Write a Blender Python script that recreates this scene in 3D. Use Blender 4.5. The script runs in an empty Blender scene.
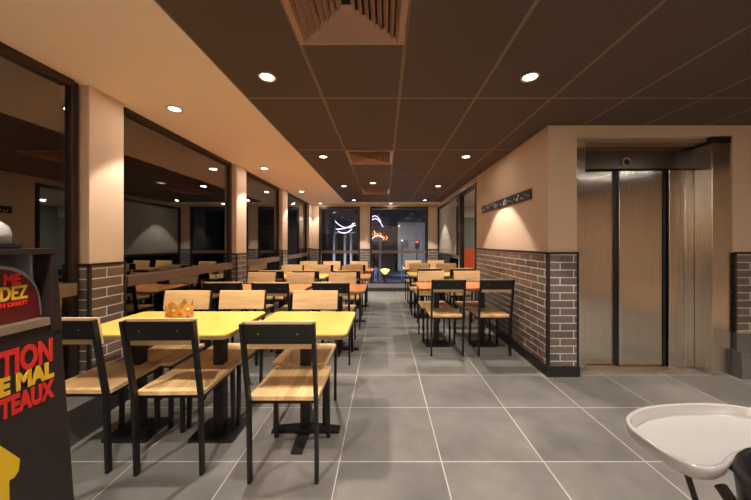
import bpy, bmesh, math, random
from mathutils import Vector, Matrix
random.seed(7)
PI = math.pi
SC = bpy.context.scene
COL = SC.collection

# ------------------------------------------------------------------ camera, world, exposure
F = 292.0
cam_d = bpy.data.cameras.new('camera')
cam = bpy.data.objects.new('camera', cam_d); COL.objects.link(cam)
cam.location = (0, 0, 1.29); cam.rotation_euler = (PI/2, 0, 0)
cam_d.sensor_width = 36; cam_d.lens = 36*F/751
cam_d.shift_x = (375.5-384)/751; cam_d.shift_y = -7/751
cam_d.clip_start = 0.02; cam_d.clip_end = 200
SC.camera = cam
w = bpy.data.worlds.new('night'); SC.world = w; w.use_nodes = True
bg = w.node_tree.nodes['Background']; bg.inputs[0].default_value = (0.010, 0.011, 0.016, 1); bg.inputs[1].default_value = 1.0
SC.view_settings.view_transform = 'Standard'; SC.view_settings.look = 'None'
SC.view_settings.gamma = 1; SC.view_settings.use_curve_mapping = False
SC.view_settings.exposure = 0.50
SPOT_W = 84.0          # narrow beam of a downlight
GLOW_W = 1.6           # wide scatter of a downlight lens
BLEND = 0.22
WARM = (1.0, 0.91, 0.82)

CZ = 2.43              # ceiling height

# ------------------------------------------------------------------ materials
def srgb(r, g, b):
    f = lambda c: (c/255/12.92) if c/255 <= 0.04045 else ((c/255+0.055)/1.055)**2.4
    return (f(r), f(g), f(b), 1)

def mat(name, rgb, rough=0.5, metal=0.0, spec=0.5, noise=0.0, nscale=8.0, bump=0.0, bscale=60, emit=None, estr=0, stretch=None, coat=0):
    m = bpy.data.materials.new(name); m.use_nodes = True
    nt = m.node_tree; b = nt.nodes['Principled BSDF']
    c = srgb(*rgb)
    b.inputs['Base Color'].default_value = c
    b.inputs['Roughness'].default_value = rough; b.inputs['Metallic'].default_value = metal
    b.inputs['Specular IOR Level'].default_value = spec
    b.inputs['Coat Weight'].default_value = coat
    tc = nt.nodes.new('ShaderNodeTexCoord'); mp = nt.nodes.new('ShaderNodeMapping')
    nt.links.new(tc.outputs['Object'], mp.inputs[0])
    if stretch: mp.inputs['Scale'].default_value = stretch
    if noise:
        n = nt.nodes.new('ShaderNodeTexNoise'); n.inputs['Scale'].default_value = nscale; n.inputs['Detail'].default_value = 5
        nt.links.new(mp.outputs[0], n.inputs[0])
        r = nt.nodes.new('ShaderNodeValToRGB')
        r.color_ramp.elements[0].position = 0.3; r.color_ramp.elements[1].position = 0.7
        r.color_ramp.elements[0].color = tuple(x*(1-noise) for x in c[:3])+(1,)
        r.color_ramp.elements[1].color = tuple(min(1, x*(1+noise)) for x in c[:3])+(1,)
        nt.links.new(n.outputs['Fac'], r.inputs[0]); nt.links.new(r.outputs[0], b.inputs['Base Color'])
    if bump:
        n2 = nt.nodes.new('ShaderNodeTexNoise'); n2.inputs['Scale'].default_value = bscale; n2.inputs['Detail'].default_value = 3
        nt.links.new(mp.outputs[0], n2.inputs[0])
        bp = nt.nodes.new('ShaderNodeBump'); bp.inputs['Strength'].default_value = bump; bp.inputs['Distance'].default_value = 0.01
        nt.links.new(n2.outputs['Fac'], bp.inputs['Height']); nt.links.new(bp.outputs[0], b.inputs['Normal'])
    if emit:
        b.inputs['Emission Color'].default_value = srgb(*emit); b.inputs['Emission Strength'].default_value = estr
    return m

def brick_mat(name, axis, c1, c2, mortar):
    m = bpy.data.materials.new(name); m.use_nodes = True
    nt = m.node_tree; b = nt.nodes['Principled BSDF']; L = nt.links.new
    tc = nt.nodes.new('ShaderNodeTexCoord'); sp = nt.nodes.new('ShaderNodeSeparateXYZ'); cb = nt.nodes.new('ShaderNodeCombineXYZ')
    L(tc.outputs['Object'], sp.inputs[0]); L(sp.outputs[axis], cb.inputs[0]); L(sp.outputs[2], cb.inputs[1])
    br = nt.nodes.new('ShaderNodeTexBrick')
    br.inputs['Scale'].default_value = 1; br.inputs['Brick Width'].default_value = .262; br.inputs['Row Height'].default_value = .0735
    br.inputs['Mortar Size'].default_value = .0046; br.inputs['Mortar Smooth'].default_value = .15
    br.inputs['Color1'].default_value = srgb(*c1); br.inputs['Color2'].default_value = srgb(*c2); br.inputs['Mortar'].default_value = srgb(*mortar)
    L(cb.outputs[0], br.inputs[0]); L(br.outputs['Color'], b.inputs['Base Color'])
    mr = nt.nodes.new('ShaderNodeMapRange'); mr.inputs[3].default_value = .28; mr.inputs[4].default_value = .8
    L(br.outputs['Fac'], mr.inputs[0]); L(mr.outputs[0], b.inputs['Roughness'])
    bp = nt.nodes.new('ShaderNodeBump'); bp.invert = True; bp.inputs['Strength'].default_value = .6; bp.inputs['Distance'].default_value = .004
    L(br.outputs['Fac'], bp.inputs['Height']); L(bp.outputs[0], b.inputs['Normal'])
    return m

def grid_mat(name, ox, oy, dx, dy, wline, tile, line, rough, noise=.12, nscale=3, shift=None):
    """flat tiles on a grid in object space with thin joint lines"""
    m = bpy.data.materials.new(name); m.use_nodes = True
    nt = m.node_tree; b = nt.nodes['Principled BSDF']; L = nt.links.new
    tc = nt.nodes.new('ShaderNodeTexCoord'); sp = nt.nodes.new('ShaderNodeSeparateXYZ'); L(tc.outputs['Object'], sp.inputs[0])
    def M(op, a, bb=None):
        n = nt.nodes.new('ShaderNodeMath'); n.operation = op
        for i, v in enumerate((a, bb)):
            if v is None: continue
            if isinstance(v, (int, float)): n.inputs[i].default_value = v
            else: L(v, n.inputs[i])
        return n.outputs[0]
    fl = []; ids = []
    for ax, o, d in ((0, ox, dx), (1, oy, dy)):
        t = M('DIVIDE', M('SUBTRACT', sp.outputs[ax], o-50*d), d)
        fr = M('FRACT', t); ids.append(M('FLOOR', t))
        dist = M('MULTIPLY', M('MINIMUM', fr, M('SUBTRACT', 1.0, fr)), d)
        fl.append(M('LESS_THAN', dist, wline/2))
    fac = M('MAXIMUM', fl[0], fl[1])
    cb = nt.nodes.new('ShaderNodeCombineXYZ'); L(ids[0], cb.inputs[0]); L(ids[1], cb.inputs[1])
    wn = nt.nodes.new('ShaderNodeTexWhiteNoise'); L(cb.outputs[0], wn.inputs[0])
    n = nt.nodes.new('ShaderNodeTexNoise'); n.inputs['Scale'].default_value = nscale; n.inputs['Detail'].default_value = 8; n.inputs['Roughness'].default_value = .6
    va = nt.nodes.new('ShaderNodeVectorMath'); va.operation = 'MULTIPLY_ADD'
    L(wn.outputs['Color'], va.inputs[0]); va.inputs[1].default_value = (20, 20, 20); L(tc.outputs['Object'], va.inputs[2])
    L(va.outputs[0], n.inputs[0])
    v = M('ADD', M('MULTIPLY', M('SUBTRACT', n.outputs['Fac'], .5), noise*4), M('MULTIPLY', M('SUBTRACT', wn.outputs['Value'], .5), noise*.7))
    v = M('ADD', v, 1.0)
    c = srgb(*tile)
    vm = nt.nodes.new('ShaderNodeVectorMath'); vm.operation = 'SCALE'; vm.inputs[0].default_value = c[:3]; L(v, vm.inputs['Scale'])
    mx = nt.nodes.new('ShaderNodeMix'); mx.data_type = 'RGBA'
    L(fac, mx.inputs[0]); L(vm.outputs[0], mx.inputs[6]); mx.inputs[7].default_value = srgb(*line)
    L(mx.outputs[2], b.inputs['Base Color'])
    b.inputs['Roughness'].default_value = rough
    r2 = M('ADD', M('MULTIPLY', n.outputs['Fac'], .25), rough-.12); L(r2, b.inputs['Roughness'])
    return m

def wood_mat(name, light, dark, axis_scale=(9, 1.2, 9), strips=None):
    """lengthwise grain; strips = width of glued staves along x"""
    m = bpy.data.materials.new(name); m.use_nodes = True
    nt = m.node_tree; b = nt.nodes['Principled BSDF']; L = nt.links.new
    tc = nt.nodes.new('ShaderNodeTexCoord'); mp = nt.nodes.new('ShaderNodeMapping'); mp.inputs['Scale'].default_value = axis_scale
    L(tc.outputs['Object'], mp.inputs[0])
    oi = nt.nodes.new('ShaderNodeObjectInfo')
    va = nt.nodes.new('ShaderNodeVectorMath'); va.operation = 'ADD'
    L(mp.outputs[0], va.inputs[0])
    vs = nt.nodes.new('ShaderNodeVectorMath'); vs.operation = 'SCALE'; vs.inputs[0].default_value = (37, 11, 23); L(oi.outputs['Random'], vs.inputs['Scale'])
    L(vs.outputs[0], va.inputs[1])
    src = va.outputs[0]
    n = nt.nodes.new('ShaderNodeTexNoise'); n.inputs['Scale'].default_value = 2.5; n.inputs['Detail'].default_value = 6; n.inputs['Distortion'].default_value = .6
    L(src, n.inputs[0])
    r = nt.nodes.new('ShaderNodeValToRGB'); r.color_ramp.elements[0].position = .3; r.color_ramp.elements[1].position = .68
    r.color_ramp.elements[0].color = srgb(*dark); r.color_ramp.elements[1].color = srgb(*light)
    L(n.outputs['Fac'], r.inputs[0]); out = r.outputs[0]
    if strips:
        sp = nt.nodes.new('ShaderNodeSeparateXYZ'); L(tc.outputs['Object'], sp.inputs[0])
        dv = nt.nodes.new('ShaderNodeMath'); dv.operation = 'DIVIDE'; L(sp.outputs[0], dv.inputs[0]); dv.inputs[1].default_value = strips
        fl = nt.nodes.new('ShaderNodeMath'); fl.operation = 'FLOOR'; L(dv.outputs[0], fl.inputs[0])
        ad = nt.nodes.new('ShaderNodeMath'); ad.operation = 'MULTIPLY_ADD'; L(oi.outputs['Random'], ad.inputs[0]); ad.inputs[1].default_value = 91; L(fl.outputs[0], ad.inputs[2])
        wn = nt.nodes.new('ShaderNodeTexWhiteNoise'); wn.noise_dimensions = '1D'; L(ad.outputs[0], wn.inputs['W'])
        mr = nt.nodes.new('ShaderNodeMapRange'); mr.inputs[3].default_value = .72; mr.inputs[4].default_value = 1.1; L(wn.outputs['Value'], mr.inputs[0])
        sc = nt.nodes.new('ShaderNodeVectorMath'); sc.operation = 'SCALE'; L(out, sc.inputs[0]); L(mr.outputs[0], sc.inputs['Scale']); out = sc.outputs[0]
    L(out, b.inputs['Base Color']); b.inputs['Roughness'].default_value = .38
    return m

def glass_mat(name, ior=1.6, tint=(.9, .9, .9)):
    m = bpy.data.materials.new(name); m.use_nodes = True
    nt = m.node_tree; nt.nodes.remove(nt.nodes['Principled BSDF']); L = nt.links.new
    out = nt.nodes['Material Output']
    tr = nt.nodes.new('ShaderNodeBsdfTransparent'); tr.inputs[0].default_value = tint+(1,)
    gl = nt.nodes.new('ShaderNodeBsdfGlossy'); gl.inputs['Roughness'].default_value = .01; gl.inputs[0].default_value = (1, 1, 1, 1)
    fr = nt.nodes.new('ShaderNodeFresnel'); fr.inputs[0].default_value = ior
    mx = nt.nodes.new('ShaderNodeMixShader'); L(fr.outputs[0], mx.inputs[0]); L(tr.outputs[0], mx.inputs[1]); L(gl.outputs[0], mx.inputs[2])
    L(mx.outputs[0], out.inputs[0])
    return m

M = {}
M['beige'] = mat('cream_plaster', (252, 226, 200), .7, bump=.05, bscale=200)
M['wallpaint'] = mat('beige_wall_paint', (214, 186, 158), .75, bump=.06, bscale=180)
M['darkceil'] = grid_mat('dark_ceiling_tiles', .12, 2.30, .60, 1.27, .022, (88, 70, 58), (128, 104, 86), .8, noise=.05, nscale=60)
M['floor'] = grid_mat('grey_floor_tiles', .339, 1.723, .602, .565, .0062, (124, 120, 114), (206, 198, 186), .38, noise=.29, nscale=3.0)
M['brick_x'] = brick_mat('brown_brick_side', 1, (104, 86, 76), (124, 104, 92), (222, 208, 190))
M['brick_y'] = brick_mat('brown_brick_front', 0, (104, 92, 86), (122, 110, 102), (224, 216, 206))
M['blacktrim'] = mat('black_trim', (38, 32, 29), .45)
M['frame'] = mat('brown_window_frame', (58, 41, 34), .4, metal=.3)
M['rail'] = mat('brown_rail', (118, 92, 76), .4, metal=.2)
M['skirt'] = mat('grey_tile_plinth', (104, 100, 96), .4, noise=.1)
M['black'] = mat('black_steel', (36, 33, 32), .42, metal=.35, bump=.03, bscale=300)
M['blackplastic'] = mat('black_plastic', (28, 27, 29), .35)
M['wood'] = wood_mat('oak_back_board', (246, 212, 158), (226, 184, 128), (1.5, 9, 16))
M['seatwood'] = wood_mat('oak_seat_staves', (240, 200, 145), (214, 166, 108), (14, 1.6, 9), strips=.062)
M['yellow'] = mat('yellow_laminate', (250, 212, 104), .22, noise=.03)
M['orange'] = mat('orange_laminate', (236, 148, 94), .22, noise=.03)
M['edge'] = mat('table_edge_band', (140, 118, 84), .5)
M['steel'] = mat('brushed_steel', (222, 214, 202), .14, metal=1, noise=.06, nscale=3, bump=.16, bscale=8, stretch=(24, 24, .5))
M['darksteel'] = mat('dark_brushed_steel', (130, 120, 108), .25, metal=1, noise=.08, bump=.12, bscale=8, stretch=(24, 24, .5))
M['glass'] = glass_mat('window_glass', 2.7)
M['clear'] = glass_mat('partition_glass', 1.45, (.93, .95, .93))
M['lamp'] = mat('lamp_lens', (255, 250, 240), .5, emit=(255, 246, 232), estr=9)
M['ring'] = mat('lamp_ring', (200, 190, 178), .35, metal=.4)
M['vent'] = mat('vent_brown_metal', (178, 136, 110), .45, metal=.2)
M['ventdark'] = mat('vent_void', (22, 16, 13), .9)
M['white'] = mat('white_plastic', (186, 182, 178), .2, coat=.4)
M['kiosk'] = mat('dark_brown_panel', (42, 32, 30), .32)
M['grey'] = mat('grey_panel', (150, 150, 155), .45)
M['alu'] = mat('aluminium_lip', (186, 166, 140), .3, metal=.7)
M['maroon'] = mat('maroon_face', (92, 22, 22), .35)
M['red'] = mat('red_letters', (214, 40, 30), .5)
M['redbright'] = mat('bright_red_letters', (230, 44, 30), .5)  # plain brighter red for the hood letters
M['gold'] = mat('gold_letters', (226, 178, 40), .5)
M['arrow'] = mat('yellow_arrow', (236, 190, 30), .5)
M['card'] = mat('gold_card', (216, 158, 72), .5, noise=.25, nscale=30)
M['pink'] = mat('pink_print', (196, 96, 72), .6)
M['paper'] = mat('white_print', (235, 225, 205), .6)
M['asphalt'] = mat('night_pavement', (70, 74, 90), .6, noise=.3, nscale=.6)
M['build'] = mat('grey_facade', (110, 108, 112), .8, noise=.15, nscale=1)
M['darkbuild'] = mat('dark_facade', (44, 40, 44), .8, noise=.3, nscale=1)
M['neon'] = mat('neon_white', (255, 240, 255), .5, emit=(206, 180, 255), estr=1.6)
M['neonorange'] = mat('neon_orange', (255, 170, 80), .5, emit=(255, 140, 50), estr=1.6)
M['neonviolet'] = mat('neon_violet', (120, 90, 220), .5, emit=(96, 70, 200), estr=.8)
M['lampyellow'] = mat('bowl_glow', (255, 225, 130), .5, emit=(255, 224, 120), estr=1.6)
M['redlamp'] = mat('red_glow', (255, 60, 40), .5, emit=(255, 60, 36), estr=2.5)
M['white_em'] = mat('square_lens', (255, 250, 240), .5, emit=(255, 235, 215), estr=1.6)
M['palepane'] = mat('pale_view_fill', (172, 164, 148), .25)  # pale lit view through the glass, as plain colour
M['sage'] = mat('sage_wall', (128, 132, 116), .8)
M['pale'] = mat('pale_wall', (206, 200, 184), .8)
M['orangeseat'] = mat('orange_vinyl', (216, 92, 40), .4)
M['coat'] = mat('dark_coat', (30, 32, 44), .8)
M['skin'] = mat('skin', (190, 140, 112), .6)

# ------------------------------------------------------------------ helpers
def box(bm, x0, x1, y0, y1, z0, z1, mi=0):
    vs = [bm.verts.new(p) for p in ((x0,y0,z0),(x1,y0,z0),(x1,y1,z0),(x0,y1,z0),(x0,y0,z1),(x1,y0,z1),(x1,y1,z1),(x0,y1,z1))]
    out = []
    for f in ((0,3,2,1),(4,5,6,7),(0,1,5,4),(1,2,6,5),(2,3,7,6),(3,0,4,7)):
        fc = bm.faces.new([vs[i] for i in f]); fc.material_index = mi; out.append(fc)
    return out

def prism(bm, pts, z0, z1, plane='xy', mi=0):
    """extrude 2D outline; plane xy->z, yz->x, xz->y"""
    def P(a, b, c): return {'xy': (a, b, c), 'yz': (c, a, b), 'xz': (a, c, b)}[plane]
    lo = [bm.verts.new(P(a, b, z0)) for a, b in pts]; hi = [bm.verts.new(P(a, b, z1)) for a, b in pts]
    bm.faces.new(lo[::-1]).material_index = mi; bm.faces.new(hi).material_index = mi
    n = len(pts)
    for i in range(n):
        bm.faces.new((lo[i], lo[(i+1) % n], hi[(i+1) % n], hi[i])).material_index = mi

def bar(bm, pts, wx, wy, mi=0):
    """square tube swept through points, cross-section fixed in x (wx) and the other (wy)"""
    rings = []
    n = len(pts)
    for i, p in enumerate(pts):
        p = Vector(p)
        d = (Vector(pts[min(i+1, n-1)])-Vector(pts[max(i-1, 0)])).normalized()
        side = Vector((1, 0, 0)) if abs(d.x) < .9 else Vector((0, 1, 0))
        up = d.cross(side).normalized(); side = up.cross(d).normalized()
        if i in (0, n-1) and abs(d.z) > .8: up = Vector((0, up.y/abs(up.y) if up.y else 1, 0))
        rings.append([bm.verts.new(p+side*sx*wx/2+up*sy*wy/2) for sx, sy in ((-1,-1),(1,-1),(1,1),(-1,1))])
    for a, b in zip(rings, rings[1:]):
        for i in range(4): bm.faces.new((a[i], a[(i+1) % 4], b[(i+1) % 4], b[i])).material_index = mi
    bm.faces.new(rings[0][::-1]); bm.faces.new(rings[-1])

def tube(bm, pts, r, seg=10, r1=None):
    rings = []; n = len(pts)
    for i, p in enumerate(pts):
        p = Vector(p); d = (Vector(pts[min(i+1, n-1)])-Vector(pts[max(i-1, 0)])).normalized()
        a = Vector((0, 0, 1)) if abs(d.z) < .9 else Vector((1, 0, 0))
        u = d.cross(a).normalized(); v = d.cross(u).normalized()
        rr = r if r1 is None else r+(r1-r)*i/(n-1)
        rings.append([bm.verts.new(p+(u*math.cos(t)+v*math.sin(t))*rr) for t in [2*PI*k/seg for k in range(seg)]])
    for a, b in zip(rings, rings[1:]):
        for i in range(seg): bm.faces.new((a[i], a[(i+1) % seg], b[(i+1) % seg], b[i])).smooth = True
    bm.faces.new(rings[0][::-1]); bm.faces.new(rings[-1])

def lathe(bm, prof, cx=0, cy=0, seg=24, smooth=True):
    rings = [[bm.verts.new((cx+r*math.cos(2*PI*k/seg), cy+r*math.sin(2*PI*k/seg), z)) for k in range(seg)] for r, z in prof]
    for a, b in zip(rings, rings[1:]):
        for i in range(seg): bm.faces.new((a[i], a[(i+1) % seg], b[(i+1) % seg], b[i])).smooth = smooth
    if prof[0][0] > 1e-4: bm.faces.new(rings[0][::-1])
    if prof[-1][0] > 1e-4: bm.faces.new(rings[-1])

def rrect(x0, x1, y0, y1, r, n=6):
    pts = []
    for cx, cy, a0 in ((x1-r, y0+r, -PI/2), (x1-r, y1-r, 0), (x0+r, y1-r, PI/2), (x0+r, y0+r, PI)):
        for k in range(n+1):
            a = a0+PI/2*k/n; pts.append((cx+r*math.cos(a), cy+r*math.sin(a)))
    return pts

def obj(name, bm, mats, parent=None, bevel=0, smooth=False):
    bmesh.ops.remove_doubles(bm, verts=bm.verts, dist=1e-6)
    bmesh.ops.recalc_face_normals(bm, faces=bm.faces)
    me = bpy.data.meshes.new(name); bm.to_mesh(me); bm.free()
    if not isinstance(mats, (list, tuple)): mats = [mats]
    for m in mats: me.materials.append(m)
    o = bpy.data.objects.new(name, me); COL.objects.link(o)
    if smooth:
        for p in me.polygons: p.use_smooth = True
    if parent: o.parent = parent
    if bevel:
        b = o.modifiers.new('bevel', 'BEVEL'); b.width = bevel; b.segments = 2; b.limit_method = 'ANGLE'; b.angle_limit = .6
    return o

def tag(o, label=None, cat=None, group=None, kind=None):
    if label: o['label'] = label
    if cat: o['category'] = cat
    if group: o['group'] = group
    if kind: o['kind'] = kind
    return o

def empty(name, loc=(0,0,0), rz=0, label=None, cat=None, group=None, kind=None):
    o = bpy.data.objects.new(name, None); COL.objects.link(o)
    o.location = loc; o.rotation_euler = (0, 0, rz); o.empty_display_size = .1
    return tag(o, label, cat, group, kind)

def struct(name, bm, mats, label=None, bevel=0):
    o = obj(name, bm, mats, bevel=bevel); o['kind'] = 'structure'; o['label'] = label or name.replace('_', ' '); o['category'] = name.split('_')[0]
    return o

def B(): return bmesh.new()

def boxobj(name, dims, m, parent=None, bevel=0):
    b = B(); box(b, *dims); return obj(name, b, m, parent, bevel)

def copy_tree(o, parent=None, src=None):
    c = o.copy(); COL.objects.link(c)
    if parent: c.parent = parent
    for ch in [x for x in KIDS.get(o, [])]: copy_tree(ch, c)
    return c
KIDS = {}
def remember(root):
    def rec(o):
        KIDS[o] = [x for x in bpy.data.objects if x.parent == o]
        for k in KIDS[o]: rec(k)
    rec(root)

def text_mesh(body, size, depth, m, name, parent, mtx, bold=.0, width=None, align='LEFT'):
    cu = bpy.data.curves.new(name, 'FONT'); cu.body = body; cu.size = size; cu.extrude = depth; cu.offset = bold; cu.align_x = align; cu.resolution_u = 3
    t = bpy.data.objects.new('tmp', cu); COL.objects.link(t)
    bpy.context.view_layer.update()
    me = bpy.data.meshes.new_from_object(t.evaluated_get(bpy.context.evaluated_depsgraph_get()))
    bpy.data.objects.remove(t); bpy.data.curves.remove(cu)
    xs = [v.co.x for v in me.vertices]; sx = width/(max(xs)-min(xs)); me.transform(Matrix.Translation((-min(xs), 0, 0))); me.transform(Matrix.Diagonal((sx, 1, 1, 1))); me.transform(mtx)
    me.materials.clear(); me.materials.append(m)
    o = bpy.data.objects.new(name, me); COL.objects.link(o); o.parent = parent
    return o

def brick_faces(bm):
    """material slot 0 = faces seen from the side, 1 = faces seen from the front"""
    bm.normal_update()
    for f in bm.faces: f.material_index = 1 if abs(f.normal.y) > .5 else 0
BR = None

# ------------------------------------------------------------------ floor and ceilings
XL, XR, YB, YN = -2.21, 5.2, 8.6, -3.2      # left glass plane, right end, back wall, wall behind the viewer
b = B(); box(b, XL-.1, 5.3, YN-.1, 8.72, -.12, 0); struct('floor', b, M['floor'], 'grey stone-look floor tiles with pale joints')
b = B(); box(b, -2.1, 1.60, 7.78, 8.60, 0, .10); struct('trim_1', b, M['skirt'], 'low grey plinth along the far windows')
b = B(); box(b, -1.08, 5.3, -2.2, 8.12, CZ, CZ+.15); struct('ceiling', b, M['darkceil'], 'dark brown ceiling tiles in a pale grid')
b = B(); box(b, XL-.1, -1.08, YN-.1, 8.72, CZ-.004, CZ+.15); box(b, -1.08, 1.72, 8.12, 8.72, CZ-.004, CZ+.15); box(b, -1.08, 5.3, YN-.1, -2.2, CZ-.004, CZ+.15)  # last box: unseen rear strip, added for a brighter reflection in the lift
struct('ceiling_soffit', b, M['beige'], 'cream plaster ceiling along the windows')

# ------------------------------------------------------------------ left wall: piers with windows between
XP = -2.12
piers = [(-.05, .25), (2.10, 2.38), (4.20, 4.50), (6.10, 6.42), (8.28, 8.60), (-2.2, -1.9)]
BZ = 1.135
b = B()
for y0, y1 in piers: box(b, XL-.08, XP, y0, y1, BZ, CZ-.004)
wl = struct('wall_left', b, M['wallpaint'], 'beige window piers of the left wall, brick below', bevel=.004)
b = B()
for y0, y1 in piers: box(b, XL-.08, XP-.0+.006, y0-.006, y1+.006, .10, BZ)
brick_faces(b); obj('brick_cladding', b, [M['brick_x'], M['brick_y']], wl)
b = B()
for y0, y1 in piers:
    box(b, XL-.08, XP+.012, y0-.012, y1+.012, BZ-.012, BZ+.006)
    box(b, XP-.006, XP+.012, y0-.012, y0+.008, .1, BZ); box(b, XP-.006, XP+.012, y1-.008, y1+.012, .1, BZ)
    box(b, XL-.08, XP+.016, y0-.016, y1+.016, 0, .10)
obj('edge_trim', b, M['blacktrim'], wl)

def left_window(n, y0, y1):
    w_ = empty('window_%d' % n, (XL, y0, 0), 0, 'tall brown framed window in the left wall', 'window', None, 'structure')
    L_ = y1-y0; b = B(); t = .045
    box(b, -.04, .03, 0, t, .1, CZ-.004); box(b, -.04, .03, L_-t, L_, .1, CZ-.004)
    box(b, -.03, .05, t, L_-t, CZ-.045, CZ-.004); box(b, -.03, .05, t, L_-t, .1, .22)
    obj('window_frame', b, M['frame'], w_, .003)
    b = B(); box(b, -.03, .07, t, L_-t, .925, 1.01); obj('rail', b, M['rail'], w_, .004)
    b = B(); box(b, -.008, .004, t, L_-t, 1.01, CZ-.045); box(b, -.008, .004, t, L_-t, .22, .925); obj('glass_pane', b, M['glass'], w_)
    return w_
ys = sorted(piers)
k = 1
spans = [(YN, -2.2-.0)] + [(ys[i][1], ys[i+1][0]) for i in range(len(ys)-1)]
for y0, y1 in spans: left_window(k, y0+.016, y1-.016); k += 1
for i, (y0, y1) in enumerate(spans):
    X1 = -1.98 if y1 < 3 else -2.09
    b = B(); box(b, XL-.05, X1, y0+.017, y1-.017, 0, .235 if y1 < 3 else .1)
    struct('trim_%d' % (i+2), b, M['skirt'], 'low grey plinth under the left windows', bevel=.004)

# ------------------------------------------------------------------ back wall with two big windows
Z0 = .10
bx = [(-2.2, -1.914), (-.707, -.412), (1.296, 1.72)]
b = B()
for x0, x1 in bx: box(b, x0, x1, YB, YB+.12, BZ-.03, CZ-.004)
box(b, -1.914, -.707, YB, YB+.12, 2.36, CZ-.004); box(b, -.412, 1.296, YB, YB+.12, 2.36, CZ-.004)
wb = struct('wall_back', b, M['wallpaint'], 'beige far wall between the large windows')
b = B()
for x0, x1 in bx: box(b, x0-.002, x1+.002, YB-.006, YB+.12, Z0, BZ-.03)
brick_faces(b); obj('brick_cladding', b, [M['brick_x'], M['brick_y']], wb)
b = B()
for x0, x1 in bx: box(b, x0-.004, x1+.004, YB-.012, YB, BZ-.04, BZ-.02)
obj('edge_trim', b, M['blacktrim'], wb)
for n, (x0, x1) in enumerate(((-1.914, -.707), (-.412, 1.296))):
    w_ = empty('window_%d' % (k+n), (x0, YB, 0), 0, 'tall far window onto the night street', 'window', None, 'structure')
    L_ = x1-x0; t = .06; b = B()
    box(b, 0, t, -.02, .07, Z0, 2.36); box(b, L_-t, L_, -.02, .07, Z0, 2.36); box(b, t, L_-t, -.02, .07, 2.29, 2.36); box(b, t, L_-t, -.02, .07, Z0, Z0+.03)
    obj('window_frame', b, M['frame'], w_)
    b = B(); box(b, t, L_-t, -.03, .07, .99, 1.07); obj('rail', b, M['rail'], w_)
    b = B(); box(b, t, L_-t, .02, .03, 1.07, 2.29); box(b, t, L_-t, .02, .03, Z0+.03, .99); obj('glass_pane', b, M['clear'], w_)

# ------------------------------------------------------------------ partition with lift recess (right)
PX, PY, PE = 1.59, 2.83, 5.02
PB = 1.195
b = B()
box(b, PX, 1.87, PY, PE, PB, CZ)                 # side mass
box(b, 1.87, 3.38, PY, 3.10, 2.33, CZ)           # lintel
box(b, 3.38, 5.3, PY, 3.10, PB, CZ)              # right of lift
box(b, 1.87, 5.3, 3.22, 3.34, 0, CZ)             # shaft back
wp = struct('wall_partition', b, M['wallpaint'], 'beige partition with brick base around the lift')
b = B(); box(b, PX-.006, 1.876, PY-.006, PE+.004, .10, PB-.012); box(b, 3.40, 5.3, PY-.006, 3.10, .42, PB-.012)
brick_faces(b); obj('brick_cladding', b, [M['brick_x'], M['brick_y']], wp)
b = B()
box(b, PX-.014, 1.882, PY-.014, PE+.006, PB-.014, PB+.008)
box(b, PX-.014, PX+.012, PY-.014, PY+.012, .1, PB); box(b, 1.864, 1.882, PY-.014, PY+.012, .1, PB); box(b, PX-.014, PX+.01, PE-.01, PE+.006, .1, PB)
box(b, 3.385, 5.3, PY-.014, 3.1, PB-.014, PB+.008); box(b, 3.385, 3.405, PY-.014, PY+.012, .42, PB)
obj('edge_trim', b, M['blacktrim'], wp)
boxobj('ledge', (3.39, 5.3, PY-.03, 3.1, .42, .435), M['alu'], wp)
b = B(); box(b, PX-.02, 1.888, PY-.02, PE+.006, 0, .10); struct('baseboard_partition', b, M['blacktrim'], 'black baseboard under the brick partition')
b = B(); box(b, 3.385, 5.3, PY-.07, 3.10, 0, .25); box(b, 3.40, 5.3, PY-.02, 3.10, .25, .42); struct('baseboard_right', b, M['skirt'], 'tall grey plinth right of the lift', bevel=.004)

# glass wall beyond the partition
gw = empty('window_%d' % (k+2), (1.62, 5.03, 0), 0, 'glazed partition beyond the brick wall', 'window', None, 'structure')
b = B(); T = 2.33
for y, dy in ((0, .05), (1.03, .13), (3.50, .07)): box(b, -.045, .045, y, y+dy, 0, T)
box(b, -.035, .035, .07, 1.03, T-.06, T); box(b, -.035, .035, 1.10, 3.50, T-.06, T)
box(b, -.035, .035, 1.10, 3.50, 0, .12)
obj('window_frame', b, M['frame'], gw)
b = B(); box(b, -.04, .04, 1.10, 3.50, .95, 1.02); obj('rail', b, M['frame'], gw)
b = B(); box(b, -.005, .005, 1.10, 3.50, .12, .95); box(b, -.005, .005, 1.10, 1.5, 1.02, T-.06); obj('glass_pane', b, M['clear'], gw)
b = B(); box(b, -.005, .005, 1.50, 3.50, 1.02, T-.06); obj('pale_view_pane', b, M['palepane'], gw)  # opaque pane, coloured like the pale lit room behind the glass
b = B(); box(b, 1.58, 1.70, 5.03, 8.6, T, CZ-.003); struct('wall_glazing_header', b, M['wallpaint'], 'beige header over the glazed partition')
# side room beyond the glass
b = B(); box(b, 1.70, 5.3, 8.6, 8.72, 2.05, 2.43); box(b, 1.70, 5.3, 8.6, 8.72, 0, 2.05, 1); struct('wall_side_room_back', b, [M['pale'], M['sage']], 'sage green wall of the side room, pale at the top')
b = B(); box(b, 5.2, 5.3, 3.34, 8.6, 0, 2.43); struct('wall_side_room', b, M['sage'], 'sage green wall of the side room')
b = B(); box(b, 1.70, 5.2, 5.03, 8.6, 2.36, 2.428); struct('ceiling_side_room', b, M['pale'], 'pale ceiling of the side room')
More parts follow.
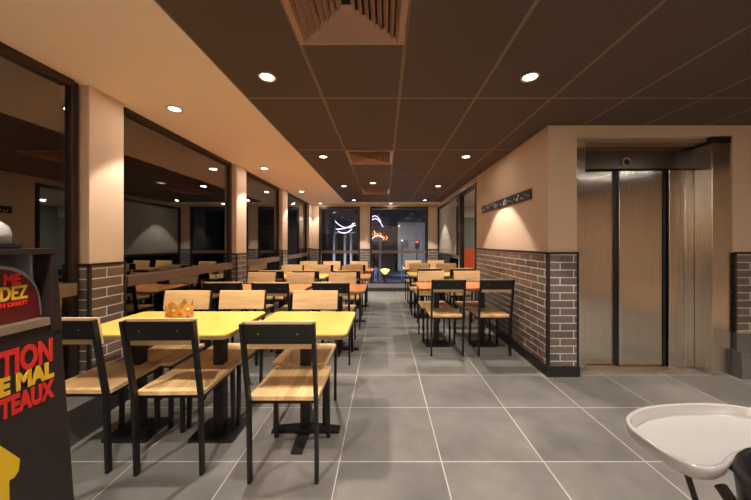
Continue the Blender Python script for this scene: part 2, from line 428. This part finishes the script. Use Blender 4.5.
# rear and right closing walls
b = B(); box(b, XL-.1, 5.3, YN-.1, YN, 0, CZ); wn_ = struct('wall_near', b, M['wallpaint'], 'beige wall behind the viewer')
b = B(); box(b, XL, 5.19, YN, YN+.012, .1, 1.135); brick_faces(b); obj('brick_cladding', b, [M['brick_x'], M['brick_y']], wn_)  # unseen brick band, added to give the lift's reflection a darker lower part
b = B(); box(b, 5.2, 5.3, YN, PY, 0, CZ); struct('wall_right', b, M['wallpaint'], 'beige right wall')

# ------------------------------------------------------------------ lift
lift = empty('elevator', (1.92, 3.03, 0), 0, 'brushed stainless steel lift with sliding doors set in the beige partition', 'elevator')
def lx(x): return x-1.92
boxobj('door_frame', (lx(1.89), lx(2.05), -.06, .12, 0, 2.325), M['steel'], lift, .004)
boxobj('header', (lx(2.05), lx(3.19), -.015, .10, 2.055, 2.325), M['darksteel'], lift, .003)
boxobj('door', (lx(2.053), lx(2.43), .03, .06, .02, 2.04), M['steel'], lift, .003)
boxobj('door', (lx(2.44), lx(2.885), 0.0, .028, .02, 2.04), M['steel'], lift, .003)
boxobj('dark_gap_strip', (lx(2.412), lx(2.438), .0, .028, .02, 2.04), M['blackplastic'], lift)  # black strip colours in the shaded gap between the doors
boxobj('dark_gap_strip', (lx(2.89), lx(2.92), -.005, .06, .0, 2.04), M['blackplastic'], lift)  # black strip for the dark gap beside the right door
boxobj('side_panel', (lx(2.93), lx(3.085), -.03, .06, 0, 2.04), M['steel'], lift, .005)
boxobj('side_panel', (lx(3.09), lx(3.188), -.03, .06, 0, 2.04), M['steel'], lift, .005)
pil = boxobj('pillar', (lx(3.19), lx(3.375), -.19, .06, 0, 2.26), M['steel'], lift, .006)
boxobj('pillar_cap', (lx(3.19), lx(3.375), -.19, .06, 2.262, 2.327), M['blackplastic'], lift)
boxobj('top_strip', (lx(1.89), lx(3.19), -.14, -.015, 2.285, 2.327), M['alu'], lift)
boxobj('sill', (lx(2.05), lx(3.0), -.10, .03, 0, .012), M['alu'], lift)
b = B()
lathe(b, [(.034, 0), (.046, 0), (.050, .006), (.046, .012), (.034, .012), (.030, .006), (.034, 0)], seg=28)
bmesh.ops.rotate(b, verts=b.verts, matrix=Matrix.Rotation(PI/2, 3, 'X')); bmesh.ops.translate(b, verts=b.verts, vec=(lx(2.50), -.016, 2.125))
ind = obj('floor_indicator', b, M['alu'], lift)
b = B(); lathe(b, [(.031, 0), (.031, .006)], seg=24)
bmesh.ops.rotate(b, verts=b.verts, matrix=Matrix.Rotation(PI/2, 3, 'X')); bmesh.ops.translate(b, verts=b.verts, vec=(lx(2.50), -.016, 2.125))
obj('indicator_face', b, M['blackplastic'], ind)

# strip sign on the partition
sg = empty('wall_sign', (PX-.002, 3.14, 1.765), 0, 'long narrow black strip sign with small white marks on the beige partition', 'sign')
boxobj('sign_board', (-.014, 0, 0, 1.56, 0, .112), M['blackplastic'], sg, .002)
rnd = random.Random(3)
def mark(y, z, w_, h): boxobj('mark', (-.0165, -.0135, y-w_/2, y+w_/2, z, z+h), M['paper'], sg)
for y, h in ((.30, .075), (.32, .04), (.62, .07), (.66, .085), (.70, .05), (.95, .05), (.99, .06), (1.03, .045), (1.28, .075), (1.50, .04), (1.46, .03)): mark(y, .018, .012, h)
for i in range(26): mark(.05+i*.057, .02+rnd.random()*.06, .012+rnd.random()*.012, .008+rnd.random()*.014)

# ------------------------------------------------------------------ ceiling fittings
def downlight(x, y, label, z=CZ, group='recessed downlights', spot=1.0, glow=1.0):
    o = empty('downlight', (x, y, z), 0, label, 'ceiling light', group)
    b = B(); lathe(b, [(.043, -.001), (.060, -.001), (.062, -.004), (.058, -.009), (.046, -.007), (.043, -.001)], seg=28); obj('trim_ring', b, M['ring'], o)
    b = B(); lathe(b, [(.043, -.0045), (.043, -.001)], seg=24); obj('lens', b, M['lamp'], o)
    s = bpy.data.lights.new('spot', 'SPOT'); s.energy = SPOT_W*spot; s.color = WARM; s.spot_size = math.radians(83); s.spot_blend = BLEND; s.shadow_soft_size = .028
    so = bpy.data.objects.new('spot', s); COL.objects.link(so); so.parent = o; so.location = (0, 0, -.035)
    if glow:
        s = bpy.data.lights.new('glow', 'AREA'); s.shape = 'DISK'; s.size = .09; s.energy = GLOW_W*glow; s.color = WARM
        so = bpy.data.objects.new('glow', s); COL.objects.link(so); so.parent = o; so.location = (0, 0, -.012)
    return o
place = ['nearest', 'second', 'third', 'farthest']
for i, y in enumerate((2.00, 3.85, 5.84, 7.75)):
    downlight(-.80, y, '%s round downlight on the left side of the dark ceiling' % place[i])
    downlight(1.08 if y > 3 else 1.0, y, '%s round downlight on the right side of the dark ceiling' % place[i])
for i, y in enumerate((2.47, 4.44, 6.45, 8.35)):
    downlight(-1.77 if y < 3 else -1.82, y, '%s round downlight in the cream ceiling strip along the left windows' % place[i], CZ-.004, spot=.5)
downlight(.20, 8.38, 'round downlight in the cream ceiling over the wide far window', CZ-.004)
for i, (x, y) in enumerate(((-.80, .45), (1.0, .45), (2.5, 1.25), (3.7, 1.25), (2.9, -.5), (-.8, -1.7), (1.0, -1.7), (2.9, -1.7), (-.8, -2.8), (1.0, -2.8), (2.9, -2.8), (-1.82, .4), (-1.82, -1.6))):  # unseen lamps; several added to brighten the lift steel and its reflections
    downlight(x, y, 'unseen round downlight outside the frame', spot=.6 if (x, y) == (1.0, .45) else 1.0, glow=6 if y < -1 else 1)
for (x, y) in ((3.6, 5.9), (4.0, 7.2)):
    downlight(x, y, 'round downlight in the pale side room ceiling', 2.36, 'side room downlights', spot=.25, glow=16)

def vent(y0, label):
    S = .60
    o = empty('ceiling_vent', (-.18, y0+S/2, CZ), 0, label, 'air vent', 'square ceiling vents')
    h = S/2-.005
    b = B()
    for (x0, x1, ya, yb) in ((-h, h, -h, -h+.035), (-h, h, h-.035, h), (-h, -h+.035, -h+.035, h-.035), (h-.035, h, -h+.035, h-.035)): box(b, x0, x1, ya, yb, -.012, -.001)
    obj('vent_frame', b, M['vent'], o, .002)
    boxobj('vent_backing', (-h+.035, h-.035, -h+.035, h-.035, -.003, -.001), M['ventdark'], o)
    n = 8; R0 = h-.035
    for i in range(n):                      # concentric tilted louvre rings rising to the middle
        ro = R0-i*R0/n*.96; ri = ro-.020; zo = -.012-.0; 
        b = B(); z0 = -.004; z1 = -.030
        q = lambda r, z: [b.verts.new(p) for p in ((-r,-r,z),(r,-r,z),(r,r,z),(-r,r,z))]
        A, C, A2, C2 = q(ro, z1), q(max(ri, .004), z0), q(ro+.002, z1+.001), q(max(ri+.002, .005), z0+.001)
        for u, v in ((A, C), (C, C2), (C2, A2), (A2, A)):
            for s in range(4): b.faces.new((u[s], u[(s+1) % 4], v[(s+1) % 4], v[s]))
        obj('louvre', b, M['vent'], o)
    return o
vent(1.07, 'nearest square slatted vent in the dark ceiling, cut by the top of the frame')
vent(3.575, 'middle square slatted vent in the dark ceiling')
vent(6.115, 'farthest square slatted vent in the dark ceiling')
sl = empty('square_ceiling_light', (-.21, 5.50, CZ), 0, 'small square lit fitting in the dark ceiling between two vents', 'ceiling light')
boxobj('housing', (-.065, .065, -.065, .065, -.012, -.001), M['ring'], sl, .002)
boxobj('lens', (-.045, .045, -.045, .045, -.016, -.0125), M['white_em'], sl)

# ------------------------------------------------------------------ tables
def table(name, cx, cy, wx, wy, m, posts, base, label, group):
    t = empty(name, (cx, cy, 0), 0, label, 'table', group)
    b = B(); prism(b, rrect(-wx/2+.002, wx/2-.002, -wy/2+.002, wy/2-.002, .045), .742, .7505); top = obj('tabletop', b, m, t)
    b = B(); prism(b, rrect(-wx/2, wx/2, -wy/2, wy/2, .047), .722, .742); obj('edge_band', b, M['edge'], top)
    for px in posts:
        b = B(); box(b, px-.033, px+.033, -.033, .033, .02, .712); box(b, px-.11, px+.11, -.11, .11, .712, .722); obj('pedestal', b, M['black'], t, .003)
        b = B()
        if base == 'plate': prism(b, rrect(px-.15, px+.15, -.13, .13, .02, 3), 0, .014); prism(b, rrect(px-.06, px+.06, -.06, .06, .01, 3), .014, .022)
        else:
            for r in (0, 1):
                n0 = len(b.verts)
                a = [(-.23, 0), (.23, 0), (.23, .014), (.10, .03), (-.10, .03), (-.23, .014)]
                prism(b, a, -.035, .035, 'xz')
                b.verts.ensure_lookup_table(); vs = b.verts[n0:]
                if r: bmesh.ops.rotate(b, verts=vs, matrix=Matrix.Rotation(PI/2, 3, 'Z'))
            bmesh.ops.translate(b, verts=b.verts, vec=(px, 0, 0))
        obj('foot', b, M['black'], t, .002)
    return t

# ------------------------------------------------------------------ chair
def make_chair():
    c = empty('dining_chair')
    W = .188; t = .026
    b = B(); prism(b, rrect(-W, W, .004, .395, .012, 3), .440, .464); obj('seat', b, M['seatwood'], c, .002)
    b = B()
    for (x0, x1, y0, y1) in ((-W+.01, W-.01, .016, .036), (-W+.01, W-.01, .350, .370), (-W+.008, -W+.028, .036, .350), (W-.028, W-.008, .036, .350)): box(b, x0, x1, y0, y1, .418, .440)
    obj('seat_frame', b, M['black'], c)
    for s in (-1, 1):
        b = B(); bar(b, [(s*(W-.008), .004, 0), (s*(W-.008), -.012, .45), (s*(W-.006), -.086, .880)], .019, .030); obj('leg', b, M['black'], c, .002)
        b = B(); bar(b, [(s*(W-.016), .372, 0), (s*(W-.018), .360, .440)], .024, .024); obj('leg', b, M['black'], c, .002)
    # wooden board in front of the posts, steel plate between them, both leaning with the posts
    def lean(z): return -.012-(z-.45)*(.074/.43)
    z0, z1 = .735, .888
    b = B()
    prism(b, [(lean(z0)+.017, z0), (lean(z0)+.031, z0), (lean(z1)+.031, z1), (lean(z1)+.017, z1)], -W-.001, W+.001, 'yz'); obj('backrest', b, M['wood'], c, .003)
    z0, z1 = .772, .876
    b = B(); prism(b, [(lean(z0)-.006, z0), (lean(z0)+.006, z0), (lean(z1)+.006, z1), (lean(z1)-.006, z1)], -W+.018, W-.018, 'yz'); pl = obj('back_plate', b, M['black'], c)
    for x in (-.10, .10):
        b = B(); lathe(b, [(.004, 0), (.003, .002)], seg=8); bmesh.ops.rotate(b, verts=b.verts, matrix=Matrix.Rotation(PI/2, 3, 'X'))
        bmesh.ops.translate(b, verts=b.verts, vec=(x, lean(.825)-.0065, .825)); obj('screw', b, M['alu'], pl)
    return c
proto = make_chair(); remember(proto)
first = [True]
def chair(x, y, rz, label, group):
    if first[0]: c = proto; first[0] = False
    else: c = copy_tree(proto)
    c.location = (x, y, 0); c.rotation_euler = (0, 0, rz)
    tag(c, label, 'chair', group)

LX = (-1.66, -1.15, -.55)
Lrows = ((1.57, 'yellow', 'yellow', 'nearest left row'), (3.10, 'orange', 'orange', 'second left row'), (4.36, 'yellow', 'orange', 'third left row'), (5.52, 'orange', 'orange', 'farthest left row'))
POS = ('by the windows', 'in the middle', 'by the aisle')
JIT = {(0, 0, 0): (-.07, 0.07, 0), (0, 1, 0): (-.045, .055, 1), (0, 2, 0): (.008, .0, 0), (0, 0, 1): (0, .02, 0), (0, 1, 1): (-.05, .03, 1), (0, 2, 1): (-.03, .02, -1)}
for r, (y, ca, cb_, nm) in enumerate(Lrows):
    cy = y+.44
    table('long_table', -1.405, cy, .97, .59, M[ca], (-.28, .28), 'plate', '%s topped two-seat-wide table on twin pedestals in the %s' % (ca, nm), 'wide tables of the left block')
    table('square_table', -.535, cy, .63, .59, M[cb_], (0,), 'cross', '%s topped small table beside the aisle in the %s' % (cb_, nm), 'small tables of the left block')
    for i, x in enumerate(LX):
        jx, jy, ja = JIT.get((r, i, 0), (random.uniform(-.02, .02), random.uniform(-.03, .0), random.uniform(-3, 3)))
        chair(x+jx, y+jy, math.radians(ja), 'oak and black steel chair, back to the viewer, %s, %s' % (nm, POS[i]), 'chairs of the left block')
        jx, jy, ja = JIT.get((r, i, 1), (random.uniform(-.02, .02), random.uniform(0, .03), random.uniform(-3, 3)))
        chair(x+jx, y+.82+jy, PI+math.radians(ja), 'oak and black steel chair facing the viewer, %s, %s' % (nm, POS[i]), 'chairs of the left block')
Rrows = ((3.33, 'orange', 'nearest right row'), (4.72, 'yellow', 'middle right row'), (5.86, 'orange', 'farthest right row'))
POS = ('by the aisle', 'by the wall')
for r, (y, ca, nm) in enumerate(Rrows):
    table('long_table', .96, y+.415, 1.08, .57, M[ca], (-.29, .29), 'plate', '%s topped wide table on twin pedestals in the %s' % (ca, nm), 'wide tables of the right block')
    for i, x in enumerate((.72, 1.24)):
        chair(x+(.02 if i and r == 0 else 0), y, math.radians((0, 2, -2)[r]), 'oak and black steel chair, back to the viewer, %s, %s' % (nm, POS[i]), 'chairs of the right block')
        chair(x-.045, y+.83, PI+math.radians((1, -2, 2)[r]), 'oak and black steel chair facing the viewer, %s, %s' % (nm, POS[i]), 'chairs of the right block')

# ------------------------------------------------------------------ paper crown
cr = empty('paper_crown', (-1.43, 2.04, .7505), .12, 'gold printed paper crown standing on the yellow table', 'paper crown')
b = B(); n = 60; R = .085
prof = []
for i in range(n):
    a = 2*PI*i/n; ph = (i % 10)/10
    h = .088+.047*(1-abs(ph-.5)*2)**1.0
    if abs(ph-.5) < .12: h += .004
    prof.append((a, h))
ro = [[b.verts.new(((R+d)*math.cos(a), (R+d)*.8*math.sin(a), z*(h if z else 0))) for a, h in prof] for d, z in ((0, 0), (0, 1), (-.002, 1), (-.002, 0))]
for u in range(4):
    v = (u+1) % 4
    for i in range(n): b.faces.new((ro[u][i], ro[u][(i+1) % n], ro[v][(i+1) % n], ro[v][i]))
obj('band', b, M['card'], cr)
for k_, m_ in ((0, 'pink'), (1, 'paper'), (2, 'pink')):
    for j in range(6):
        b = B(); a = 2*PI*((j+.5)*10)/n + (0, .0, .45)[k_]; z = (.03, .085, .055)[k_]; c = Vector(((R+.001)*math.cos(a), (R+.001)*.8*math.sin(a), z)); tn = Vector((-math.sin(a), .8*math.cos(a), 0)).normalized(); nr = Vector((math.cos(a), math.sin(a), 0))
        ring = [b.verts.new(c+tn*.011*math.cos(t)+Vector((0, 0, 1))*.009*math.sin(t)) for t in [2*PI*q/10 for q in range(10)]]
        ring2 = [b.verts.new(v.co+nr*.0015) for v in ring]
        b.faces.new(ring2); b.faces.new(ring[::-1])
        for q in range(10): b.faces.new((ring[q], ring[(q+1) % 10], ring2[(q+1) % 10], ring2[q]))
        obj('jewel_print', b, M[m_], cr)

# ------------------------------------------------------------------ tray return unit (left foreground)
KX = -1.09
ks = empty('tray_return_unit', (KX, .40, 0), 0, 'tall dark tray return cabinet with red and yellow lettering at the left edge', 'waste cabinet')
Yf = lambda z: .600-.0565*(z-.45)/.84+.024        # far edge, local y, leaning slightly back
def kprism(name, x0, x1, z0, z1, y0, m, parent=ks, bevel=0.002, inset=0):
    b = B(); prism(b, [(y0, z0), (Yf(z0)-inset, z0), (Yf(z1)-inset, z1), (y0, z1)], x0, x1, 'yz'); return obj(name, b, m, parent, bevel)
kprism('lower_body', -.55, 0, 0.0, 1.025, 0, M['kiosk'])
kprism('shelf', -.55, .006, 1.025, 1.05, 0, M['alu'], inset=.035)
kprism('frame_post', -.06, .004, 1.0, 1.262, .555, M['kiosk'])
kprism('frame_post', -.55, -.49, 1.0, 1.272, .50, M['kiosk'])
kprism('top', -.55, .006, 1.255, 1.273, 0, M['kiosk'])
kprism('back_panel', -.40, -.38, 1.05, 1.262, 0, M['grey'], inset=.04)
kprism('end_panel', -.38, -.05, 1.05, 1.262, .54, M['grey'], inset=.025)
# rounded hood with maroon face
def hood_pts(r, d): 
    P = [(0.0, 1.052), (.56-d, 1.052)]
    for q in range(11):
        a = PI/2*q/10; P.append((.43-d+.125*math.cos(a)**.8, 1.09+(r)*math.sin(a)))
    P.append((0, 1.09+r)); return P
b = B(); prism(b, hood_pts(.135, 0), -.34, -.030, 'yz'); hood = obj('hood', b, M['grey'], ks, .004)
b = B(); prism(b, hood_pts(.126, .012), -.030, -.024, 'yz'); hf = obj('hood_face', b, M['maroon'], hood)
# text matrix: text x -> +y, text y -> +z, text z -> +x
TM = lambda x, y, z, sh=0: Matrix(((0, 0, 1, x), (1, 0, 0, y), (0, 1, 0, z), (0, 0, 0, 1)))
text_mesh('ME', .043, .001, M['redbright'], 'lettering', hf, TM(-.0235, .455, 1.166), .0016, .040)
text_mesh('DEZ', .057, .001, M['gold'], 'lettering', hf, TM(-.0235, .447, 1.120), .0018, .066)
text_mesh('N DEBUT', .018, .001, M['redbright'], 'lettering', hf, TM(-.0235, .447, 1.100), .0006, .066)
text_mesh('TION', .100, .001, M['red'], 'lettering', ks, TM(.0015, .425, .907), .0038, .134)
text_mesh('E MAL', .070, .001, M['gold'], 'lettering', ks, TM(.0015, .425, .853), .0035, .138)
text_mesh('TEAUX', .076, .001, M['red'], 'lettering', ks, TM(.0015, .425, .788), .0038, .139)
b = B()
prism(b, [(.29, .20), (.452, .20), (.448, .600), (.460, .600), (.470, .612), (.473, .645), (.39, .775), (.37, .785), (.35, .775), (.267, .645), (.272, .612), (.282, .600), (.292, .600)], 0.0005, .002, 'yz')
obj('arrow', b, M['arrow'], ks)
# things standing on it
nb = empty('napkin_dispenser', (KX-.11, .86, 1.273), 0, 'white domed dispenser on a black tray on top of the dark cabinet', 'dispenser')
b = B(); prism(b, rrect(-.09, .09, -.12, .05, .03), 0, .018); obj('tray', b, M['blackplastic'], nb, .004)
b = B(); lathe(b, [(.064, .018), (.066, .045), (.060, .068), (.045, .083), (.022, .092), (0.0001, .094)], seg=28); obj('dome', b, M['white'], nb)

# ------------------------------------------------------------------ high chair (right foreground)
hc = empty('high_chair', (.92, .62, 0), 0, 'black high chair with a large white tray at the lower right', 'high chair')
ZT = .77
pix = [(625,418),(630,411),(643,406),(668,403),(700,402),(730,404),(755,408),(785,415),(800,425),(803,440),(797,450),(775,449),(753,451),(739,455),(732,461),(726,466),(712,469),(692,465),(668,454),(645,439),(630,427)]
ctrl = [((px-384)/F*((1.29-ZT)*F/(py-243)), (1.29-ZT)*F/(py-243)) for px, py in pix]
def catmull(P, n=5):
    out = []; N = len(P)
    for i in range(N):
        p0, p1, p2, p3 = (Vector(P[(i+j-1) % N]) for j in range(4))
        for k in range(n):
            t = k/n; out.append(tuple(.5*((2*p1)+(-p0+p2)*t+(2*p0-5*p1+4*p2-p3)*t*t+(-p0+3*p1-3*p2+p3)*t**3)))
    return out
ol = [(x-.92, y-.62) for x, y in catmull(ctrl)]
def inset(P, d):
    out = []; N = len(P)
    for i in range(N):
        a, b_ = Vector(P[i-1]), Vector(P[(i+1) % N]); t = (b_-a).normalized(); nrm = Vector((-t.y, t.x))
        out.append((P[i][0]+nrm.x*d, P[i][1]+nrm.y*d))
    return out
area = sum(ol[i][0]*ol[(i+1) % len(ol)][1]-ol[(i+1) % len(ol)][0]*ol[i][1] for i in range(len(ol)))
sgn = 1 if area > 0 else -1
b = B()
lv = [(.018, -.040), (.006, -.030), (.0, -.004), (.004, .0), (.010, 0.0), (.013, -.005), (.017, -.024), (.024, -.029)]
rings = [[b.verts.new((x, y, ZT+dz)) for x, y in inset(ol, sgn*d)] for d, dz in lv]
N = len(ol)
for u, v in zip(rings, rings[1:]):
    for i in range(N): b.faces.new((u[i], u[(i+1) % N], v[(i+1) % N], v[i])).smooth = True
b.faces.new(rings[0]); b.faces.new(rings[-1])
obj('tray', b, M['white'], hc)
# seat shell: curved black back and seat behind the tray, rotated so that it faces the tray
def hp(x, y): return (x-.92, y-.62)
b = B(); cx, cy = .025, -.055
prev = None; ring_o = []
SEG = 24
for lvl, (r, z) in enumerate(((.02, .505), (.11, .505), (.150, .53), (.160, .60), (.168, .70), (.175, .765), (.168, .780), (.156, .77), (.144, .60), (.128, .535), (.02, .525))):
    ring_o.append([b.verts.new((cx+r*1.0*math.cos(2*PI*q/SEG), cy+r*1.0*math.sin(2*PI*q/SEG), z)) for q in range(SEG)])
for u, v in zip(ring_o, ring_o[1:]):
    for i in range(SEG): b.faces.new((u[i], u[(i+1) % SEG], v[(i+1) % SEG], v[i])).smooth = True
b.faces.new(ring_o[0][::-1]); b.faces.new(ring_o[-1])
obj('seat', b, M['blackplastic'], hc)
for s in (-1, 1):
    b = B(); tube(b, [(cx+s*.172, cy-.04, .60), (cx+s*.174, cy+.02, .66), (cx+s*.155, cy+.12, ZT-.05)], .012); obj('tray_arm', b, M['frame'], hc)
for top_, foot_ in (((-.04, .27, .725), (.34, .46, 0)), ((.28, .24, .725), (.58, .38, 0)), ((-.06, -.17, .70), (-.17, -.42, 0)), ((.20, -.17, .70), (.30, -.42, 0))):
    b = B(); tube(b, [top_, foot_], .0085); obj('leg', b, M['black'], hc)
b = B(); tube(b, [(-.06, -.17, .70), (-.04, -.10, .715), (-.04, .10, .722), (-.04, .27, .725), (.10, .27, .725), (.28, .24, .725), (.21, .05, .722), (.20, -.17, .70), (-.06, -.17, .70)], .008, 8); obj('seat_frame', b, M['black'], hc)

# ------------------------------------------------------------------ side room furniture
t = table('side_room_table', 2.35, 6.2, .7, .6, M['white'], (0,), 'plate', 'pale table in the side room behind the glazed partition', None)
bn = empty('orange_bench', (3.0, 8.2, 0), 0, 'orange padded bench against the sage wall, through the opening in the glazed partition', 'bench')
boxobj('bench_base', (-.9, .9, -.25, .25, 0, .38), M['grey'], bn, .01)
boxobj('bench_seat', (-.9, .9, -.27, .25, .38, .50), M['orangeseat'], bn, .03)
boxobj('bench_back', (-.9, .9, .20, .32, .50, 1.12), M['orangeseat'], bn, .03)

# ------------------------------------------------------------------ night street outside, one storey below
G = -2.5
b = B(); box(b, -60, 60, 8.9, 90, G-.1, G); box(b, -60, -2.5, -30, 8.9, G-.1, G); struct('ground', b, M['asphalt'], 'dark street pavement below the windows')
def at(px, py, Y): return ((px-384)/F*Y, Y, 1.29-(py-243)/F*Y)
def building(name, x0, x1, y0, y1, h, m, label, gable=False, wins=0):
    o = empty(name, ((x0+x1)/2, y0, G), 0, label, 'building'); w_ = (x1-x0)/2
    boxobj('wall', (-w_, w_, 0, y1-y0, 0, h), m, o)
    if gable:
        b = B(); prism(b, [(-w_-.3, h), (w_+.3, h), (0, h+w_*.6)], -.3, y1-y0, 'xz'); obj('roof', b, M['darkbuild'], o)
    for i in range(wins):
        x = -w_+ (i+.7)*2*w_/(wins+.4); boxobj('window', (x-.35, x+.35, -.04, 0, h*.45, h*.45+1.2), M['blackplastic'], o)
    return o
building('street_building', 1.9, 5.6, 40, 50, 6.6, M['build'], 'grey gabled building across the street, seen through the wide far window', True, 2)
building('street_building', -12, -6, 36, 46, 5.0, M['darkbuild'], 'dark building across the street, left of the neon sign')
building('street_building', 6.5, 14, 30, 40, 7, M['darkbuild'], 'dark tall building at the right of the street')
building('street_building', -36, -29, 6, 24, 6, M['darkbuild'], 'dark long building beyond the left windows')
# neon signs
def curve_pts(a, c, bnd, n=10):
    a, c = Vector(a), Vector(c); return [tuple(a.lerp(c, i/n)+Vector((0, 0, bnd*4*(i/n)*(1-i/n)))) for i in range(n+1)]
ns = empty('neon_sign', at(346, 300, 18)[:2]+(G,), 0, 'white violet neon curves on posts seen through the narrow far window', 'neon sign')
o0 = Vector(ns.location)
for (p, q, s) in (((335, 221), (355, 225), -.28), ((336, 229), (355, 223), -.12), ((338, 231), (352, 229), -.18)):
    b = B(); tube(b, [tuple(Vector(v)-o0) for v in curve_pts(at(*p, 18), at(*q, 18), s)], .024, 8); obj('neon_tube', b, M['neon'], ns)
for px in (334, 345, 351):
    x = at(px, 240, 18.3)[0]-o0.x; b = B(); tube(b, [(x, .3, 0), (x, .3, 5.3)], .09, 8); obj('post', b, M['build'], ns)
b = B(); x = o0.x; tube(b, [(at(334, 0, 18)[0]-x, .2, 4.45), (at(355, 0, 18)[0]-x, .2, 4.45)], .05, 8); obj('crossbar', b, M['build'], ns)
n2 = empty('neon_sign', at(380, 300, 18)[:2]+(G,), 0, 'violet and orange neon sign seen through the wide far window', 'neon sign')
o0 = Vector(n2.location)
bx0 = at(371, 240, 18.2)[0]-o0.x; bx1 = at(389, 240, 18.2)[0]-o0.x
b = B(); box(b, bx0, bx1, .2, .3, 3.9, 5.4); box(b, -.08, .08, .3, .46, 0, 5.3); obj('sign_panel', b, M['darkbuild'], n2)
for (p, q, s) in (((372, 220), (383, 227), .25), ((372, 217), (381, 222), .2), ((372, 239), (383, 238), .2)):
    b = B(); tube(b, [tuple(Vector(v)-o0) for v in curve_pts(at(*p, 18), at(*q, 18), s)], .024, 8); obj('neon_tube', b, M['neon'], n2)
b = B()
for i, (px, py) in enumerate(((371, 232), (374, 231), (377, 233), (380, 233), (383, 236), (386, 236))):
    p = Vector(at(px, py, 18))-o0; tube(b, [tuple(p), tuple(p+Vector((.09, 0, -.14))), tuple(p+Vector((-.02, 0, -.25)))], .03, 6)
obj('neon_letters', b, M['neonorange'], n2)
# lights of the street
def street_light(px, py, Y, label, m='white_em', r=.12):
    x, y, z = at(px, py, Y); o = empty('street_lamp', (x, y, G), 0, label, 'street lamp')
    b = B(); tube(b, [(0, 0, 0), (0, 0, z-G)], .05, 8); obj('pole', b, M['darkbuild'], o)
    b = B(); lathe(b, [(r*.35, z-G), (r, z-G+r*.8), (r, z-G+r*.95), (r*.3, z-G+r)], seg=14); obj('lamp_head', b, M[m], o)
    l = bpy.data.lights.new('lamp', 'POINT'); l.energy = 60; l.color = (1, .85, .6) if m != 'redlamp' else (1, .2, .1); l.shadow_soft_size = .1
    if m == 'redlamp': l.energy = 5
    if m == 'white_em': l.energy = 20
    lo = bpy.data.objects.new('lamp', l); COL.objects.link(lo); lo.parent = o; lo.location = (0, 0, z-G+r*1.6)
    return o
street_light(385, 274, 15, 'glowing yellow bowl lamp on a dark post outside the wide far window', 'lampyellow', .24)
street_light(417, 243, 26, 'small red light on a post beyond the wide far window', 'redlamp', .16)
street_light(402, 241, 27, 'small white street light beyond the wide far window', 'white_em', .10)
for p in ((118, 150), ):
    pass
for (x, y, z, r, lab) in ((-22, 26, 1.9, .12, 'white street light far beyond the third left window'), (-20, 22, 1.6, .10, 'lower white street light beyond the third left window'), (-22, 3.5, 1.8, .12, 'white street light beyond the second left window')):
    o = empty('street_lamp', (x, y, G), 0, lab, 'street lamp')
    b = B(); tube(b, [(0, 0, 0), (0, 0, z-G)], .05, 8); obj('pole', b, M['darkbuild'], o)
    b = B(); lathe(b, [(r*.4, z-G), (r, z-G+.1), (r*.4, z-G+.2)], seg=12); obj('lamp_head', b, M['white_em'], o)
l = bpy.data.lights.new('pavement_fill', 'AREA'); l.energy = 1900; l.size = 3.0; l.color = (.55, .68, 1.0)  # added fill with no fixture, brightens the blue pavement
lo = bpy.data.objects.new('pavement_fill', l); COL.objects.link(lo); lo.location = (.2, 24, -.2)

l = bpy.data.lights.new('facade_fill', 'AREA'); l.energy = 420; l.size = 1.5; l.color = (.85, .9, 1.0)  # unseen area light added to brighten the grey building
lo = bpy.data.objects.new('facade_fill', l); COL.objects.link(lo); lo.location = (3.4, 33, -1.6); lo.rotation_euler = (math.radians(108), 0, 0)
l = bpy.data.lights.new('sign_fill', 'AREA'); l.energy = 420; l.size = .8; l.color = (.85, .85, 1.0)  # fixtureless area light added so the sign posts show brighter
lo = bpy.data.objects.new('sign_fill', l); COL.objects.link(lo); lo.location = (-2.6, 15.5, -1.8); lo.rotation_euler = (math.radians(125), 0, 0)
# passer-by: one continuous skinned figure
pd = empty('person', at(375.5, 283, 27.5)[:2]+(G,), .3, 'person in dark clothes walking on the street below, seen through the wide far window', 'person')
V = [(0,0,.95),(0,0,1.15),(0,.0,1.38),(0,0,1.50),(0,.02,1.66),
     (.10,0,.90),(.12,.14,.50),(.12,.06,.06),(.12,.20,.03),
     (-.10,0,.90),(-.12,-.08,.50),(-.12,-.26,.10),(-.12,-.14,.03),
     (.19,0,1.40),(.25,-.08,1.12),(.24,.06,.88),(-.19,0,1.40),(-.25,.08,1.12),(-.24,.20,.92)]
E = [(0,1),(1,2),(2,3),(3,4),(0,5),(5,6),(6,7),(7,8),(0,9),(9,10),(10,11),(11,12),(2,13),(13,14),(14,15),(2,16),(16,17),(17,18)]
Rr = [.14,.13,.14,.055,.10,.09,.065,.045,.04,.09,.065,.045,.04,.06,.045,.035,.06,.045,.035]
me = bpy.data.meshes.new('body'); me.from_pydata(V, E, [])
me.materials.append(M['coat'])
bo = bpy.data.objects.new('body', me); COL.objects.link(bo); bo.parent = pd
bo.modifiers.new('skin', 'SKIN')
for i, r in enumerate(Rr): me.skin_vertices[0].data[i].radius = (r, r)
me.skin_vertices[0].data[0].use_root = True
s_ = bo.modifiers.new('sub', 'SUBSURF'); s_.levels = 1; s_.render_levels = 1
